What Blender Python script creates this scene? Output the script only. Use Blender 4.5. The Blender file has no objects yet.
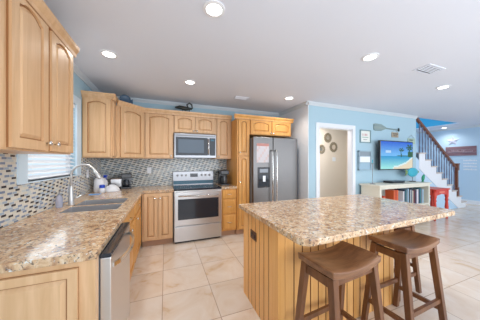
import bpy, bmesh, math, random
from mathutils import Vector, Matrix
random.seed(7)
PI = math.pi
C = bpy.context.scene.collection
S = bpy.context.scene

# ------------------------------------------------------------ camera, world, light, exposure
cam_d = bpy.data.cameras.new('camera')
cam = bpy.data.objects.new('camera', cam_d); C.objects.link(cam)
cam.location = (0, 0, 1.37)
cam.rotation_euler = (PI/2, 0, -math.atan(74.5/195))
cam_d.sensor_width = 36; cam_d.lens = 195/480*36
cam_d.shift_y = 2/480
cam_d.clip_start = 0.05
S.camera = cam
S.view_settings.view_transform = 'Standard'
S.view_settings.look = 'None'
S.view_settings.exposure = 0.05
S.view_settings.gamma = 1
S.view_settings.use_curve_mapping = False
w = bpy.data.worlds.new('world'); S.world = w; w.use_nodes = True
w.node_tree.nodes['Background'].inputs[0].default_value = (0.84, 0.92, 1.0, 1)
w.node_tree.nodes['Background'].inputs[1].default_value = 1.0
LAMP_W = 8.5
CEIL = 2.55

def area(name, loc, rot, sx, sy, power, col, shape='RECTANGLE'):
    l = bpy.data.lights.new(name, 'AREA'); l.shape = shape; l.size = sx
    if shape in ('RECTANGLE', 'ELLIPSE'): l.size_y = sy
    l.energy = power; l.color = col
    o = bpy.data.objects.new(name, l); C.objects.link(o); o.location = loc; o.rotation_euler = rot
    return o
# daylight: large windows of the living side behind the viewpoint
area('window_daylight', (4.0, -2.4, 1.5), (math.radians(90), 0, 0), 7.5, 2.2, 112, (0.82, 0.90, 1.0))
# daylight outside the sink window, followed by two added fill lamps
area('sink_window_daylight', (-1.9, 3.9, 2.3), (0, math.radians(-75), 0), 1.3, 3.6, 30, (0.95, 0.98, 1.0))
area('bounce_fill', (1.4, -1.2, 1.0), (math.radians(150), 0, 0), 4.0, 1.2, 52, (0.90, 0.95, 1.0))  # added unseen fill, bounced off the ceiling to even out the room
area('living_fill', (7.4, -1.6, 1.5), (math.radians(90), 0, 0), 3.0, 2.0, 30, (0.84, 0.92, 1.0))  # added cool fill lamp that brightens the far wall
# daylight in the stairwell's upper floor and the hall
area('stairwell_daylight', (7.0, 3.6, 4.6), (0, 0, 0), 1.6, 0.7, 48, (0.8, 0.9, 1.0))
area('hall_lamp', (3.6, 3.75, 2.45), (0, 0, 0), 0.5, 0.3, 22, (1.0, 0.92, 0.86))

# ------------------------------------------------------------ materials
def mat(name, color=(0.8, 0.8, 0.8), rough=0.5, metal=0.0, emit=None, es=0, spec=0.5, coat=0):
    m = bpy.data.materials.new(name); m.use_nodes = True
    b = m.node_tree.nodes['Principled BSDF']
    b.inputs['Base Color'].default_value = (*color, 1)
    b.inputs['Roughness'].default_value = rough
    b.inputs['Metallic'].default_value = metal
    b.inputs['Specular IOR Level'].default_value = spec
    if coat: b.inputs['Coat Weight'].default_value = coat
    if emit:
        b.inputs['Emission Color'].default_value = (*emit, 1); b.inputs['Emission Strength'].default_value = es
    return m
def sr(r, g, b):
    f = lambda c: (c/255/12.92 if c/255 <= 0.04045 else ((c/255+0.055)/1.055)**2.4)
    return (f(r), f(g), f(b))
class NT:
    def __init__(s, m): s.t = m.node_tree; s.b = s.t.nodes['Principled BSDF']
    def n(s, typ, **kw):
        o = s.t.nodes.new(typ)
        for k, v in kw.items(): setattr(o, k, v)
        return o
    def l(s, a, b): s.t.links.new(a, b)
    def ramp(s, src, stops, interp='LINEAR'):
        r = s.n('ShaderNodeValToRGB'); r.color_ramp.interpolation = interp
        e = r.color_ramp.elements
        while len(e) < len(stops): e.new(0.5)
        for el, (p, c) in zip(e, stops): el.position = p; el.color = (*c, 1)
        s.l(src, r.inputs[0]); return r
    def math(s, op, a, b=None):
        m = s.n('ShaderNodeMath', operation=op)
        for i, v in enumerate((a, b)):
            if v is None: continue
            if hasattr(v, 'node'): s.l(v, m.inputs[i])
            else: m.inputs[i].default_value = v
        return m.outputs[0]
    def mix(s, fac, a, b, mode='MIX'):
        m = s.n('ShaderNodeMixRGB', blend_type=mode)
        for i, v in enumerate((fac, a, b)):
            if hasattr(v, 'node'): s.l(v, m.inputs[i])
            elif i == 0: m.inputs[0].default_value = v
            else: m.inputs[i].default_value = (*v, 1)
        return m.outputs[0]
    def coords(s, kind='Object', scale=(1, 1, 1), rnd=False):
        tc = s.n('ShaderNodeTexCoord'); mp = s.n('ShaderNodeMapping')
        mp.inputs['Scale'].default_value = scale
        s.l(tc.outputs[kind], mp.inputs[0])
        if rnd:
            oi = s.n('ShaderNodeObjectInfo'); k = s.math('MULTIPLY', oi.outputs['Random'], 17.0)
            cb = s.n('ShaderNodeCombineXYZ'); s.l(k, cb.inputs[0]); s.l(k, cb.inputs[1]); s.l(k, cb.inputs[2])
            s.l(cb.outputs[0], mp.inputs['Location'])
        return mp.outputs[0]
    def noise(s, vec, scale, detail=3, rough=0.5, dist=0):
        n = s.n('ShaderNodeTexNoise'); n.inputs['Scale'].default_value = scale
        n.inputs['Detail'].default_value = detail; n.inputs['Roughness'].default_value = rough
        n.inputs['Distortion'].default_value = dist
        s.l(vec, n.inputs['Vector']); return n.outputs['Fac']

def wood(name, c1, c2, rough=0.35, scale=(22, 22, 1.3)):
    m = mat(name, c1, rough); t = NT(m)
    f = t.noise(t.coords('Object', scale, True), 1.0, 4, 0.6, 0.6)
    r = t.ramp(f, [(0.3, c1), (0.7, c2)])
    t.l(r.outputs[0], t.b.inputs['Base Color']); return m
M = {}
M['maple'] = wood('maple_light', sr(224, 186, 144), sr(206, 164, 120))
M['maple_warm'] = wood('maple_warm', sr(226, 170, 96), sr(205, 142, 68))
M['maple_island'] = wood('maple_island', sr(238, 184, 116), sr(226, 164, 92))
M['groove'] = mat('groove_brown', sr(158, 104, 58), 0.6)
M['walnut'] = wood('stool_walnut', sr(160, 114, 78), sr(98, 62, 42), 0.28, (3, 14, 14))
M['walnut_leg'] = wood('stool_walnut_leg', sr(132, 86, 52), sr(92, 56, 34), 0.35, (14, 14, 2))
M['rail'] = mat('rail_wood', sr(120, 72, 50), 0.4)
M['toe'] = mat('toe_kick', sr(178, 138, 110), 0.5)
M['white'] = mat('white_paint', sr(236, 238, 242), 0.5)
M['trimwhite'] = mat('trim_white', sr(232, 236, 242), 0.4)
M['crownpaint'] = mat('crown_paint', sr(208, 216, 222), 0.6)
M['ceil'] = mat('ceiling_paint', sr(222, 227, 238), 0.9)
M['blue'] = mat('wall_blue', sr(174, 203, 216), 0.85)
M['bluepale'] = mat('wall_blue_pale', sr(190, 216, 236), 0.85)
M['teal'] = mat('wall_teal', sr(70, 165, 200), 0.85)
M['whitewall'] = mat('wall_white', sr(222, 222, 230), 0.85)
M['cream'] = mat('wall_cream', sr(232, 220, 206), 0.85)
M['steel'] = mat('stainless', (0.58, 0.57, 0.57), 0.30, 1.0)
M['steel_mw'] = mat('stainless_microwave', (0.33, 0.33, 0.345), 0.32, 1.0)
M['sinksteel'] = mat('sink_steel', (0.60, 0.60, 0.62), 0.32, 0.7)
M['brushed'] = mat('brushed_nickel', (0.66, 0.66, 0.66), 0.38, 0.75)
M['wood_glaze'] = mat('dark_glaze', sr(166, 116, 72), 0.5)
M['strip'] = mat('strip_teal', sr(48, 96, 118), 0.25)
M['vase'] = mat('slate_blue_glass', sr(60, 86, 110), 0.2)
M['steel_dark'] = mat('stainless_fridge', (0.205, 0.195, 0.19), 0.38, 1.0)
M['chrome'] = mat('nickel', (0.75, 0.74, 0.72), 0.18, 1.0)
M['black'] = mat('black_plastic', (0.02, 0.02, 0.025), 0.25)
M['blackglass'] = mat('black_glass', (0.02, 0.025, 0.035), 0.08, 0.0, spec=0.45)
M['grey'] = mat('grey_plastic', (0.25, 0.26, 0.28), 0.4)
M['display'] = mat('display_glass', (0.05, 0.25, 0.35), 0.1, emit=(0.1, 0.5, 0.7), es=0.25)
M['bronze'] = mat('bronze_plate', sr(92, 58, 40), 0.4, 0.3)
M['red'] = mat('red_paint', sr(208, 66, 50), 0.4)
M['bluecap'] = mat('blue_cap', sr(20, 70, 200), 0.3)
M['paper'] = mat('paper', sr(225, 222, 228), 0.7)
M['baluster'] = mat('baluster_grey', sr(112, 116, 138), 0.5)
M['blueglass'] = mat('blue_glass', sr(50, 110, 170), 0.1, spec=0.8)
M['aqua'] = mat('aqua', sr(60, 170, 190), 0.3)
M['green'] = mat('green_glass', sr(40, 150, 110), 0.2)
M['darkbronze'] = mat('dark_bronze', sr(60, 62, 58), 0.4, 0.6)
M['consolewood'] = mat('console_paint', sr(222, 218, 202), 0.5)
M['lampglow'] = mat('lamp_glow', (1, 1, 1), 0.5, emit=(1.0, 0.97, 0.9), es=9)
M['glassclear'] = mat('clear_plastic', sr(215, 220, 240), 0.1)
M['glassclear'].node_tree.nodes['Principled BSDF'].inputs['Transmission Weight'].default_value = 0.6
M['pane'] = mat('window_glass', (0.9, 0.97, 1), 0.02)
M['pane'].node_tree.nodes['Principled BSDF'].inputs['Transmission Weight'].default_value = 1.0
M['pane'].node_tree.nodes['Principled BSDF'].inputs['IOR'].default_value = 1.02

# granite
def granite():
    m = mat('granite', (0.6, 0.5, 0.4), 0.14, spec=0.75); t = NT(m)
    v = t.coords('Object')
    n1 = t.noise(v, 16, 5, 0.7, 0.8)
    base = t.ramp(n1, [(0.30, sr(130, 92, 66)), (0.42, sr(188, 148, 112)), (0.53, sr(216, 184, 146)), (0.68, sr(226, 208, 184))])
    n2 = t.noise(v, 55, 4, 0.7)
    sp = t.ramp(n2, [(0.38, (1, 1, 1)), (0.46, (0, 0, 0))])
    c = t.mix(sp.outputs[0], base.outputs[0], sr(92, 78, 70))
    n3 = t.noise(v, 34, 3, 0.6)
    sp2 = t.ramp(n3, [(0.60, (0, 0, 0)), (0.66, (1, 1, 1))])
    c = t.mix(sp2.outputs[0], c, sr(222, 224, 218))
    t.l(c, t.b.inputs['Base Color']); return m
M['granite'] = granite()

# mosaic backsplash; axis u = horizontal coordinate index
def mosaic(name, axis, tw, th, cols, off=0.5):
    m = mat(name, (0.5, 0.5, 0.5), 0.15, spec=0.6); t = NT(m)
    tc = t.n('ShaderNodeTexCoord'); sp = t.n('ShaderNodeSeparateXYZ'); t.l(tc.outputs['Object'], sp.inputs[0])
    z = t.math('DIVIDE', sp.outputs[2], th); row = t.math('FLOOR', z); fz = t.math('FRACT', z)
    u0 = t.math('DIVIDE', sp.outputs[axis], tw)
    u = t.math('ADD', u0, t.math('MULTIPLY', row, off)); col = t.math('FLOOR', u); fu = t.math('FRACT', u)
    cb = t.n('ShaderNodeCombineXYZ'); t.l(col, cb.inputs[0]); t.l(row, cb.inputs[1])
    wn = t.n('ShaderNodeTexWhiteNoise', noise_dimensions='2D'); t.l(cb.outputs[0], wn.inputs['Vector'])
    seq = t.math('FRACT', t.math('ADD', t.math('MULTIPLY', t.math('ADD', col, t.math('MULTIPLY', row, 1.0)), 0.3334), t.math('MULTIPLY', wn.outputs['Value'], 0.24)))
    r = t.ramp(seq, cols, 'CONSTANT')
    g1 = t.math('LESS_THAN', fz, 0.10); g2 = t.math('LESS_THAN', fu, 0.06)
    g = t.math('MAXIMUM', g1, g2)
    c = t.mix(g, r.outputs[0], sr(214, 208, 198))
    t.l(c, t.b.inputs['Base Color'])
    t.l(t.math('ADD', t.math('MULTIPLY', g, 0.6), 0.15), t.b.inputs['Roughness'])
    return m
mcols = [(0.0, sr(216, 210, 194)), (0.20, sr(200, 206, 206)), (0.36, sr(66, 60, 62)), (0.50, sr(128, 142, 166)), (0.62, sr(220, 216, 204)), (0.8, sr(164, 180, 196))]
M['mosaic_l'] = mosaic('mosaic_left', 1, 0.050, 0.0185, mcols, 0.36)
mcols2 = [(0.0, sr(196, 200, 196)), (0.20, sr(160, 172, 176)), (0.333, sr(80, 84, 88)), (0.50, sr(112, 128, 140)), (0.62, sr(214, 212, 202)), (0.8, sr(142, 158, 166))]
M['mosaic_b'] = mosaic('mosaic_back', 0, 0.050, 0.0185, mcols2, 0.36)

# floor tiles
def floor_mat():
    m = mat('floor_tile', (0.6, 0.5, 0.4), 0.2, spec=0.65); t = NT(m)
    tc = t.n('ShaderNodeTexCoord'); sp = t.n('ShaderNodeSeparateXYZ'); t.l(tc.outputs['Object'], sp.inputs[0])
    T = 0.487
    u = t.math('DIVIDE', t.math('ADD', sp.outputs[0], 0.031), T)
    v = t.math('DIVIDE', t.math('SUBTRACT', sp.outputs[1], 2.152), T)
    fu, fv = t.math('FRACT', u), t.math('FRACT', v)
    cb = t.n('ShaderNodeCombineXYZ'); t.l(t.math('FLOOR', u), cb.inputs[0]); t.l(t.math('FLOOR', v), cb.inputs[1])
    wn = t.n('ShaderNodeTexWhiteNoise', noise_dimensions='3D'); t.l(cb.outputs[0], wn.inputs['Vector'])
    off = t.n('ShaderNodeVectorMath', operation='MULTIPLY_ADD')
    t.l(wn.outputs['Color'], off.inputs[0]); off.inputs[1].default_value = (9, 9, 9); t.l(tc.outputs['Object'], off.inputs[2])
    n = t.noise(off.outputs[0], 3.2, 5, 0.6, 0.8)
    r = t.ramp(n, [(0.30, sr(208, 178, 146)), (0.40, sr(220, 200, 180)), (0.6, sr(226, 212, 198)), (0.8, sr(230, 220, 210))])
    tone = t.math('ADD', t.math('MULTIPLY', wn.outputs['Value'], 0.10), 0.92)
    cc = t.n('ShaderNodeVectorMath', operation='SCALE'); t.l(r.outputs[0], cc.inputs[0]); t.l(tone, cc.inputs['Scale'])
    gw = 0.007
    g = t.math('MAXIMUM', t.math('LESS_THAN', fu, gw*2), t.math('LESS_THAN', fv, gw*2))
    c = t.mix(g, cc.outputs[0], sr(160, 136, 116))
    t.l(c, t.b.inputs['Base Color'])
    t.l(t.math('ADD', t.math('MULTIPLY', g, 0.5), 0.2), t.b.inputs['Roughness'])
    return m
M['floor'] = floor_mat()
def col_mat(name, rough, es):
    m = mat(name, (0, 0, 0), rough); t = NT(m)
    a = t.n('ShaderNodeVertexColor', layer_name='Col')
    if es:
        t.l(a.outputs[0], t.b.inputs['Emission Color']); t.b.inputs['Emission Strength'].default_value = es
    else: t.l(a.outputs[0], t.b.inputs['Base Color'])
    return m
M['screen'] = col_mat('tv_screen', 0.3, 0.9)
M['colprint'] = col_mat('printed', 0.6, 0)

# ------------------------------------------------------------ mesh helpers
def MB(): return bmesh.new()
def bx(bm, x0, x1, y0, y1, z0, z1):
    vs = [bm.verts.new((x, y, z)) for x in (x0, x1) for y in (y0, y1) for z in (z0, z1)]
    for f in ((0, 1, 3, 2), (4, 6, 7, 5), (0, 4, 5, 1), (2, 3, 7, 6), (0, 2, 6, 4), (1, 5, 7, 3)):
        bm.faces.new([vs[i] for i in f])
    return vs
def prism(bm, pts, vec):
    a = [bm.verts.new(p) for p in pts]; b = [bm.verts.new(Vector(p)+Vector(vec)) for p in pts]
    bm.faces.new(a); bm.faces.new(b[::-1]); n = len(a)
    for i in range(n): bm.faces.new((a[i], b[i], b[(i+1) % n], a[(i+1) % n]))
def loft(bm, rings, cap=True, closed=True):
    R = [[bm.verts.new(p) for p in r] for r in rings]; n = len(R[0])
    for a, b in zip(R, R[1:]):
        for i in range(n): bm.faces.new((a[i], a[(i+1) % n], b[(i+1) % n], b[i]))
    if cap: bm.faces.new(R[0][::-1]); bm.faces.new(R[-1])
def lathe(bm, prof, cx=0, cy=0, cz=0, n=16, axis='z'):
    rings = []
    for r, h in prof:
        r = max(r, 0.0004); ring = []
        for i in range(n):
            a = 2*PI*i/n; p = (r*math.cos(a), r*math.sin(a), h)
            if axis == 'y': p = (p[0], -p[2], p[1])
            if axis == 'x': p = (p[2], p[0], p[1])
            ring.append((p[0]+cx, p[1]+cy, p[2]+cz))
        rings.append(ring)
    loft(bm, rings)
def tube(bm, pts, rad, n=8):
    pts = [Vector(p) for p in pts]; rings = []
    if not isinstance(rad, (list, tuple)): rad = [rad]*len(pts)
    up = Vector((0.13, 0.27, 0.95)).normalized(); prev = None
    for i, p in enumerate(pts):
        d = (pts[min(i+1, len(pts)-1)]-pts[max(i-1, 0)]).normalized()
        if prev is None:
            a = d.cross(up) if abs(d.dot(up)) < 0.95 else d.cross(Vector((1, 0, 0)))
        else: a = prev - d*prev.dot(d)
        a.normalize(); prev = a; b = d.cross(a)
        rings.append([tuple(p+a*rad[i]*math.cos(2*PI*k/n)+b*rad[i]*math.sin(2*PI*k/n)) for k in range(n)])
    loft(bm, rings)
def bar(bm, p0, p1, w0, d0, w1=None, d1=None):
    w1 = w1 or w0; d1 = d1 or d0
    r = lambda p, w_, d_: [(p[0]-w_/2, p[1]-d_/2, p[2]), (p[0]+w_/2, p[1]-d_/2, p[2]), (p[0]+w_/2, p[1]+d_/2, p[2]), (p[0]-w_/2, p[1]+d_/2, p[2])]
    loft(bm, [r(p0, w0, d0), r(p1, w1, d1)])
def beam(bm, p0, p1, w_, h_):          # horizontal-ish bar, w_ across, h_ vertical
    p0, p1 = Vector(p0), Vector(p1); d = (p1-p0).normalized(); a = Vector((-d.y, d.x, 0)).normalized(); u = d.cross(a)
    r = lambda p: [tuple(p+a*sx*w_/2+u*sy*h_/2) for sx, sy in ((-1, -1), (1, -1), (1, 1), (-1, 1))]
    loft(bm, [r(p0), r(p1)])
def obj(name, bm, m, parent=None, bevel=0, smooth=False, loc=None, label=None):
    bmesh.ops.recalc_face_normals(bm, faces=bm.faces)
    me = bpy.data.meshes.new(name); bm.to_mesh(me); bm.free()
    me.materials.append(M[m] if isinstance(m, str) else m)
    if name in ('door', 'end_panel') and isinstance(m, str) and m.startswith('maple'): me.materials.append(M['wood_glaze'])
    if smooth:
        for p in me.polygons: p.use_smooth = True
    o = bpy.data.objects.new(name, me); C.objects.link(o)
    if parent: o.parent = parent
    if loc: o.location = loc
    if bevel:
        b = o.modifiers.new('bevel', 'BEVEL'); b.width = bevel; b.segments = 2; b.limit_method = 'ANGLE'
    if label: o['label'] = label
    return o
def thing(name, label, cat, loc=(0, 0, 0), rz=0, group=None):
    o = bpy.data.objects.new(name, None); C.objects.link(o); o.empty_display_size = 0.05
    o.location = loc; o.rotation_euler = (0, 0, rz); o['label'] = label; o['category'] = cat
    if group: o['group'] = group
    return o
def tag(o, label, cat, group=None, kind=None):
    o['label'] = label; o['category'] = cat
    if group: o['group'] = group
    if kind: o['kind'] = kind
    return o
def struct(name, bm, m, parent=None, bevel=0):
    o = obj(name, bm, m, parent, bevel)
    if not parent: o['kind'] = 'structure'
    return o
def dup(root, loc=None, rz=None, label=None):
    r = root.copy(); C.objects.link(r)
    if loc is not None: r.location = loc
    if rz is not None: r.rotation_euler = (0, 0, rz)
    if label: r['label'] = label
    for ch in list(root.children):
        c = ch.copy(); C.objects.link(c); c.parent = r
        for g in list(ch.children):
            d = g.copy(); C.objects.link(d); d.parent = c
    return r
def sbox(name, m, *a, parent=None, bevel=0):
    bm = MB(); bx(bm, *a); return struct(name, bm, m, parent, bevel)
def pbox(name, m, parent, *a, bevel=0, label=None):
    bm = MB(); bx(bm, *a); return obj(name, bm, m, parent, bevel, label=label)

# ------------------------------------------------------------ structure
SHX = 8.35
WX = -1.07; BY = 4.1; RX = 9.35; TY = 3.1; SX = 2.62; TE = 6.08
sbox('floor', 'floor', WX-0.1, RX+0.1, -2.6, 4.8, -0.1, 0)
# ceiling with the stairwell opening
def plate(bm, xs, ys, keep, z0, z1):
    nx, ny = len(xs)-1, len(ys)-1
    V = {}
    def v(i, j, k):
        if (i, j, k) not in V: V[(i, j, k)] = bm.verts.new((xs[i], ys[j], (z0, z1)[k]))
        return V[(i, j, k)]
    K = lambda i, j: 0 <= i < nx and 0 <= j < ny and keep(i, j)
    for i in range(nx):
        for j in range(ny):
            if not K(i, j): continue
            bm.faces.new((v(i, j, 1), v(i+1, j, 1), v(i+1, j+1, 1), v(i, j+1, 1)))
            bm.faces.new((v(i, j, 0), v(i, j+1, 0), v(i+1, j+1, 0), v(i+1, j, 0)))
            if not K(i-1, j): bm.faces.new((v(i, j, 0), v(i, j, 1), v(i, j+1, 1), v(i, j+1, 0)))
            if not K(i+1, j): bm.faces.new((v(i+1, j, 0), v(i+1, j+1, 0), v(i+1, j+1, 1), v(i+1, j, 1)))
            if not K(i, j-1): bm.faces.new((v(i, j, 0), v(i+1, j, 0), v(i+1, j, 1), v(i, j, 1)))
            if not K(i, j+1): bm.faces.new((v(i, j+1, 0), v(i, j+1, 1), v(i+1, j+1, 1), v(i+1, j+1, 0)))
bm = MB(); plate(bm, [WX-0.1, TE-0.02, SHX, RX+0.1], [-1.8, TY+0.06, 4.5, 4.8], lambda i, j: not (i == 1 and j == 1), CEIL, CEIL+0.015)
struct('ceiling', bm, 'ceil')
# left wall with window hole: y 2.11..3.05, z 1.2..2.15
WY0, WY1, WZ0, WZ1 = 2.11, 3.06, 1.205, 2.1
bm = MB()
bx(bm, WX-0.1, WX, -1.2, WY0, 0, CEIL); bx(bm, WX-0.1, WX, WY1, BY+0.1, 0, CEIL)
bx(bm, WX-0.1, WX, WY0, WY1, 0, WZ0); bx(bm, WX-0.1, WX, WY0, WY1, WZ1, CEIL)
struct('wall_left', bm, 'blue')
sbox('wall_back', 'blue', WX, SX, BY, BY+0.1, 0, CEIL)
sbox('wall_fridge_side', 'whitewall', SX, SX+0.1, TY+0.1, BY+0.1, 0, CEIL)
DX0, DX1, DZ = 2.89, 3.80, 2.08
bm = MB()
bx(bm, SX, DX0, TY, TY+0.1, 0, CEIL); bx(bm, DX1, TE, TY, TY+0.1, 0, CEIL); bx(bm, DX0, DX1, TY, TY+0.1, DZ, CEIL)
struct('wall_living', bm, 'blue')
sbox('wall_fridge_corner', 'trimwhite', SX-0.012, SX, TY-0.01, BY, 0, CEIL)
sbox('wall_hall_back', 'cream', SX+0.1, 5.15, 4.3, 4.4, 0, CEIL)
sbox('wall_hall_right', 'cream', 5.05, 5.15, TY+0.1, 4.3, 0, CEIL)
sbox('wall_far', 'bluepale', TE-0.02, RX, 4.7, 4.8, 0, CEIL)
sbox('wall_right', 'bluepale', RX, RX+0.1, -0.6, 4.8, 0, CEIL)
# stairwell shaft above the ceiling
bm = MB()
bx(bm, TE-0.12, SHX+0.1, 4.5, 4.58, CEIL+0.0, 4.9)
bx(bm, TE-0.12, TE-0.02, TY+0.1, 4.5, CEIL, 4.9); bx(bm, SHX, SHX+0.1, TY, 4.5, CEIL+0.016, 4.9)
bx(bm, TE-0.12, SHX+0.1, TY-0.06, TY+0.06, CEIL+0.016, 4.9); bx(bm, TE-0.12, SHX+0.1, TY-0.06, 4.58, 4.9, 5.0)
struct('wall_stairwell', bm, 'teal')
sbox('wall_stair_left', 'bluepale', TE-0.12, TE-0.02, TY+0.1, 4.7, 0, CEIL)

# crown moulding and baseboards (profile extruded)
def crown(name, p0, p1, inward, m='crownpaint', s=0.055):
    p0, p1 = Vector(p0), Vector(p1); n = Vector(inward)
    prof = [(0, 0), (0, -s*1.1), (0.012, -s*1.1), (0.02, -s*0.8), (s*0.75, -0.022), (s*0.9, -0.01), (s*0.9, 0)]
    bm = MB(); prism(bm, [tuple(p0+n*a+Vector((0, 0, CEIL+b))) for a, b in prof], p1-p0)
    return struct(name, bm, m)
crown('trim_1', (WX, -1.2, 0), (WX, BY, 0), (1, 0, 0))
crown('trim_2', (WX, BY, 0), (SX, BY, 0), (0, -1, 0))
crown('trim_3', (SX-0.012, BY, 0), (SX-0.012, TY-0.06, 0), (-1, 0, 0))
crown('trim_4', (SX-0.07, TY, 0), (TE, TY, 0), (0, -1, 0))
crown('trim_5', (RX, -0.6, 0), (RX, 4.7, 0), (-1, 0, 0))
sbox('baseboard_right', 'trimwhite', RX-0.02, RX, -0.6, 4.3, 0, 0.12)
sbox('baseboard_living', 'trimwhite', 3.95, TE, TY-0.015, TY, 0, 0.12)
# backsplashes
bm = MB(); bx(bm, WX, WX+0.008, -1.2, 2.0, 0.914, 1.432); bx(bm, WX, WX+0.008, 2.0, 3.2, 0.914, 1.20); bx(bm, WX, WX+0.008, 3.2, BY, 0.914, 1.432)
struct('trim_6', bm, 'mosaic_l')
bm = MB(); bx(bm, WX+0.008, 1.25, BY-0.008, BY, 0.914, 1.46); struct('trim_7', bm, 'mosaic_b')
# window
W = thing('window_1', 'white framed kitchen window above the sink behind lowered blinds', 'window', (WX, 0, 0)); W['kind'] = 'structure'
bm = MB()
bx(bm, 0, 0.018, WY0-0.11, WY0, WZ0-0.01, 2.2); bx(bm, 0, 0.018, WY1, WY1+0.13, WZ0-0.01, 2.2); bx(bm, 0, 0.018, WY0, WY1, WZ1, 2.2)
bx(bm, -0.1, 0.012, WY0-0.11, WY1+0.13, WZ0-0.012, WZ0)
obj('window_frame', bm, mat('casing', sr(206, 226, 240), 0.5), W)
bm = MB()
for a in ((WY0, WY0+0.04), (WY1-0.04, WY1)): bx(bm, -0.085, -0.05, a[0], a[1], WZ0, WZ1)
bx(bm, -0.085, -0.05, WY0, WY1, WZ0, WZ0+0.04); bx(bm, -0.085, -0.05, WY0, WY1, WZ1-0.04, WZ1); bx(bm, -0.085, -0.05, WY0, WY1, 1.66, 1.70)
obj('sash', bm, 'white', W)
pbox('glass_pane', 'pane', W, -0.072, -0.068, WY0+0.04, WY1-0.04, WZ0+0.04, WZ1-0.04)
B = thing('window_blind', 'white horizontal slat blind lowered in the sink window', 'blind', (WX, 0, 0))
pbox('head_rail', 'white', B, -0.045, 0.0, WY0+0.01, WY1-0.01, WZ1-0.05, WZ1-0.005)
k = 0; z = WZ0+0.03
while z < WZ1-0.07:
    bm = MB(); prism(bm, [(-0.045, WY0+0.012, z+0.012), (-0.003, WY0+0.012, z-0.012), (-0.003, WY0+0.012, z-0.0095), (-0.045, WY0+0.012, z+0.0145)], (0, WY1-WY0-0.024, 0))
    obj('slat', bm, 'white', B); z += 0.046
for y in (WY0+0.15, WY1-0.15):
    bm = MB(); tube(bm, [(-0.024, y, WZ0+0.01), (-0.024, y, WZ1-0.04)], 0.0015, 5); obj('cord', bm, 'white', B)
# doorway casing
Dd = thing('door_1', 'white cased doorway to the cream hall', 'doorway', (0, 0, 0)); Dd['kind'] = 'structure'
bm = MB()
bx(bm, DX0-0.085, DX0, TY-0.018, TY, 0, DZ+0.085); bx(bm, DX1, DX1+0.085, TY-0.018, TY, 0, DZ+0.085); bx(bm, DX0, DX1, TY-0.018, TY, DZ, DZ+0.085)
obj('casing', bm, 'trimwhite', Dd, 0.004)
bm = MB(); bx(bm, DX0-0.001, DX0+0.012, TY, TY+0.1, 0, DZ); bx(bm, DX1-0.012, DX1+0.001, TY, TY+0.1, 0, DZ); bx(bm, DX0, DX1, TY, TY+0.1, DZ-0.012, DZ+0.001)
obj('jamb', bm, 'trimwhite', Dd)

# ------------------------------------------------------------ cabinets
def arch_poly(x0, x1, z0, z1, rise, y):
    pts = [(x0, y, z0), (x1, y, z0)]
    if rise <= 0: return pts+[(x1, y, z1), (x0, y, z1)]
    n = 12; zs = z1-rise
    for i in range(n+1):
        t = i/n; x = x1+(x0-x1)*t
        s = math.sin(PI*min(max((t-0.06)/0.88, 0), 1))**0.75
        pts.append((x, y, zs+rise*s))
    return pts
def door_bm(w, h, rise=0.05, fw=0.055, x=0, z=0):
    ft = 0.03 if rise > 0 else fw; rise = min(rise, 0.034)
    bm = MB()
    bx(bm, x, x+w, -0.009, 0, z, z+h)
    bx(bm, x, x+fw, -0.022, -0.009, z, z+h); bx(bm, x+w-fw, x+w, -0.022, -0.009, z, z+h); bx(bm, x+fw, x+w-fw, -0.022, -0.009, z, z+fw)
    gl = list(bm.faces)[:6]
    a = arch_poly(x+fw, x+w-fw, z+fw, z+h-ft, rise, -0.022)
    top = [(x+fw, -0.022, z+h), (x+w-fw, -0.022, z+h)]+a[2:] if rise > 0 else [(x+fw, -0.022, z+h), (x+w-fw, -0.022, z+h), (x+w-fw, -0.022, z+h-fw), (x+fw, -0.022, z+h-fw)]
    prism(bm, top, (0, 0.013, 0))
    g = 0.009; e = 0.028
    if w-2*fw > 2*e+0.02:
        r0 = arch_poly(x+fw+g, x+w-fw-g, z+fw+g, z+h-ft-g, rise, -0.0095)
        r1 = arch_poly(x+fw+e, x+w-fw-e, z+fw+e, z+h-ft-e, rise*0.9, -0.020)
        loft(bm, [r0, r1])
    bm.faces.ensure_lookup_table()
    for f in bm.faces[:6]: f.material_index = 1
    return bm
def knob(parent, x, z, y=-0.022):
    bm = MB(); lathe(bm, [(0.005, 0), (0.005, 0.012), (0.014, 0.018), (0.016, 0.024), (0.012, 0.03), (0.002, 0.032)], x, y, z, 14, 'y')
    return obj('knob', bm, 'chrome', parent, smooth=True)
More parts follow.
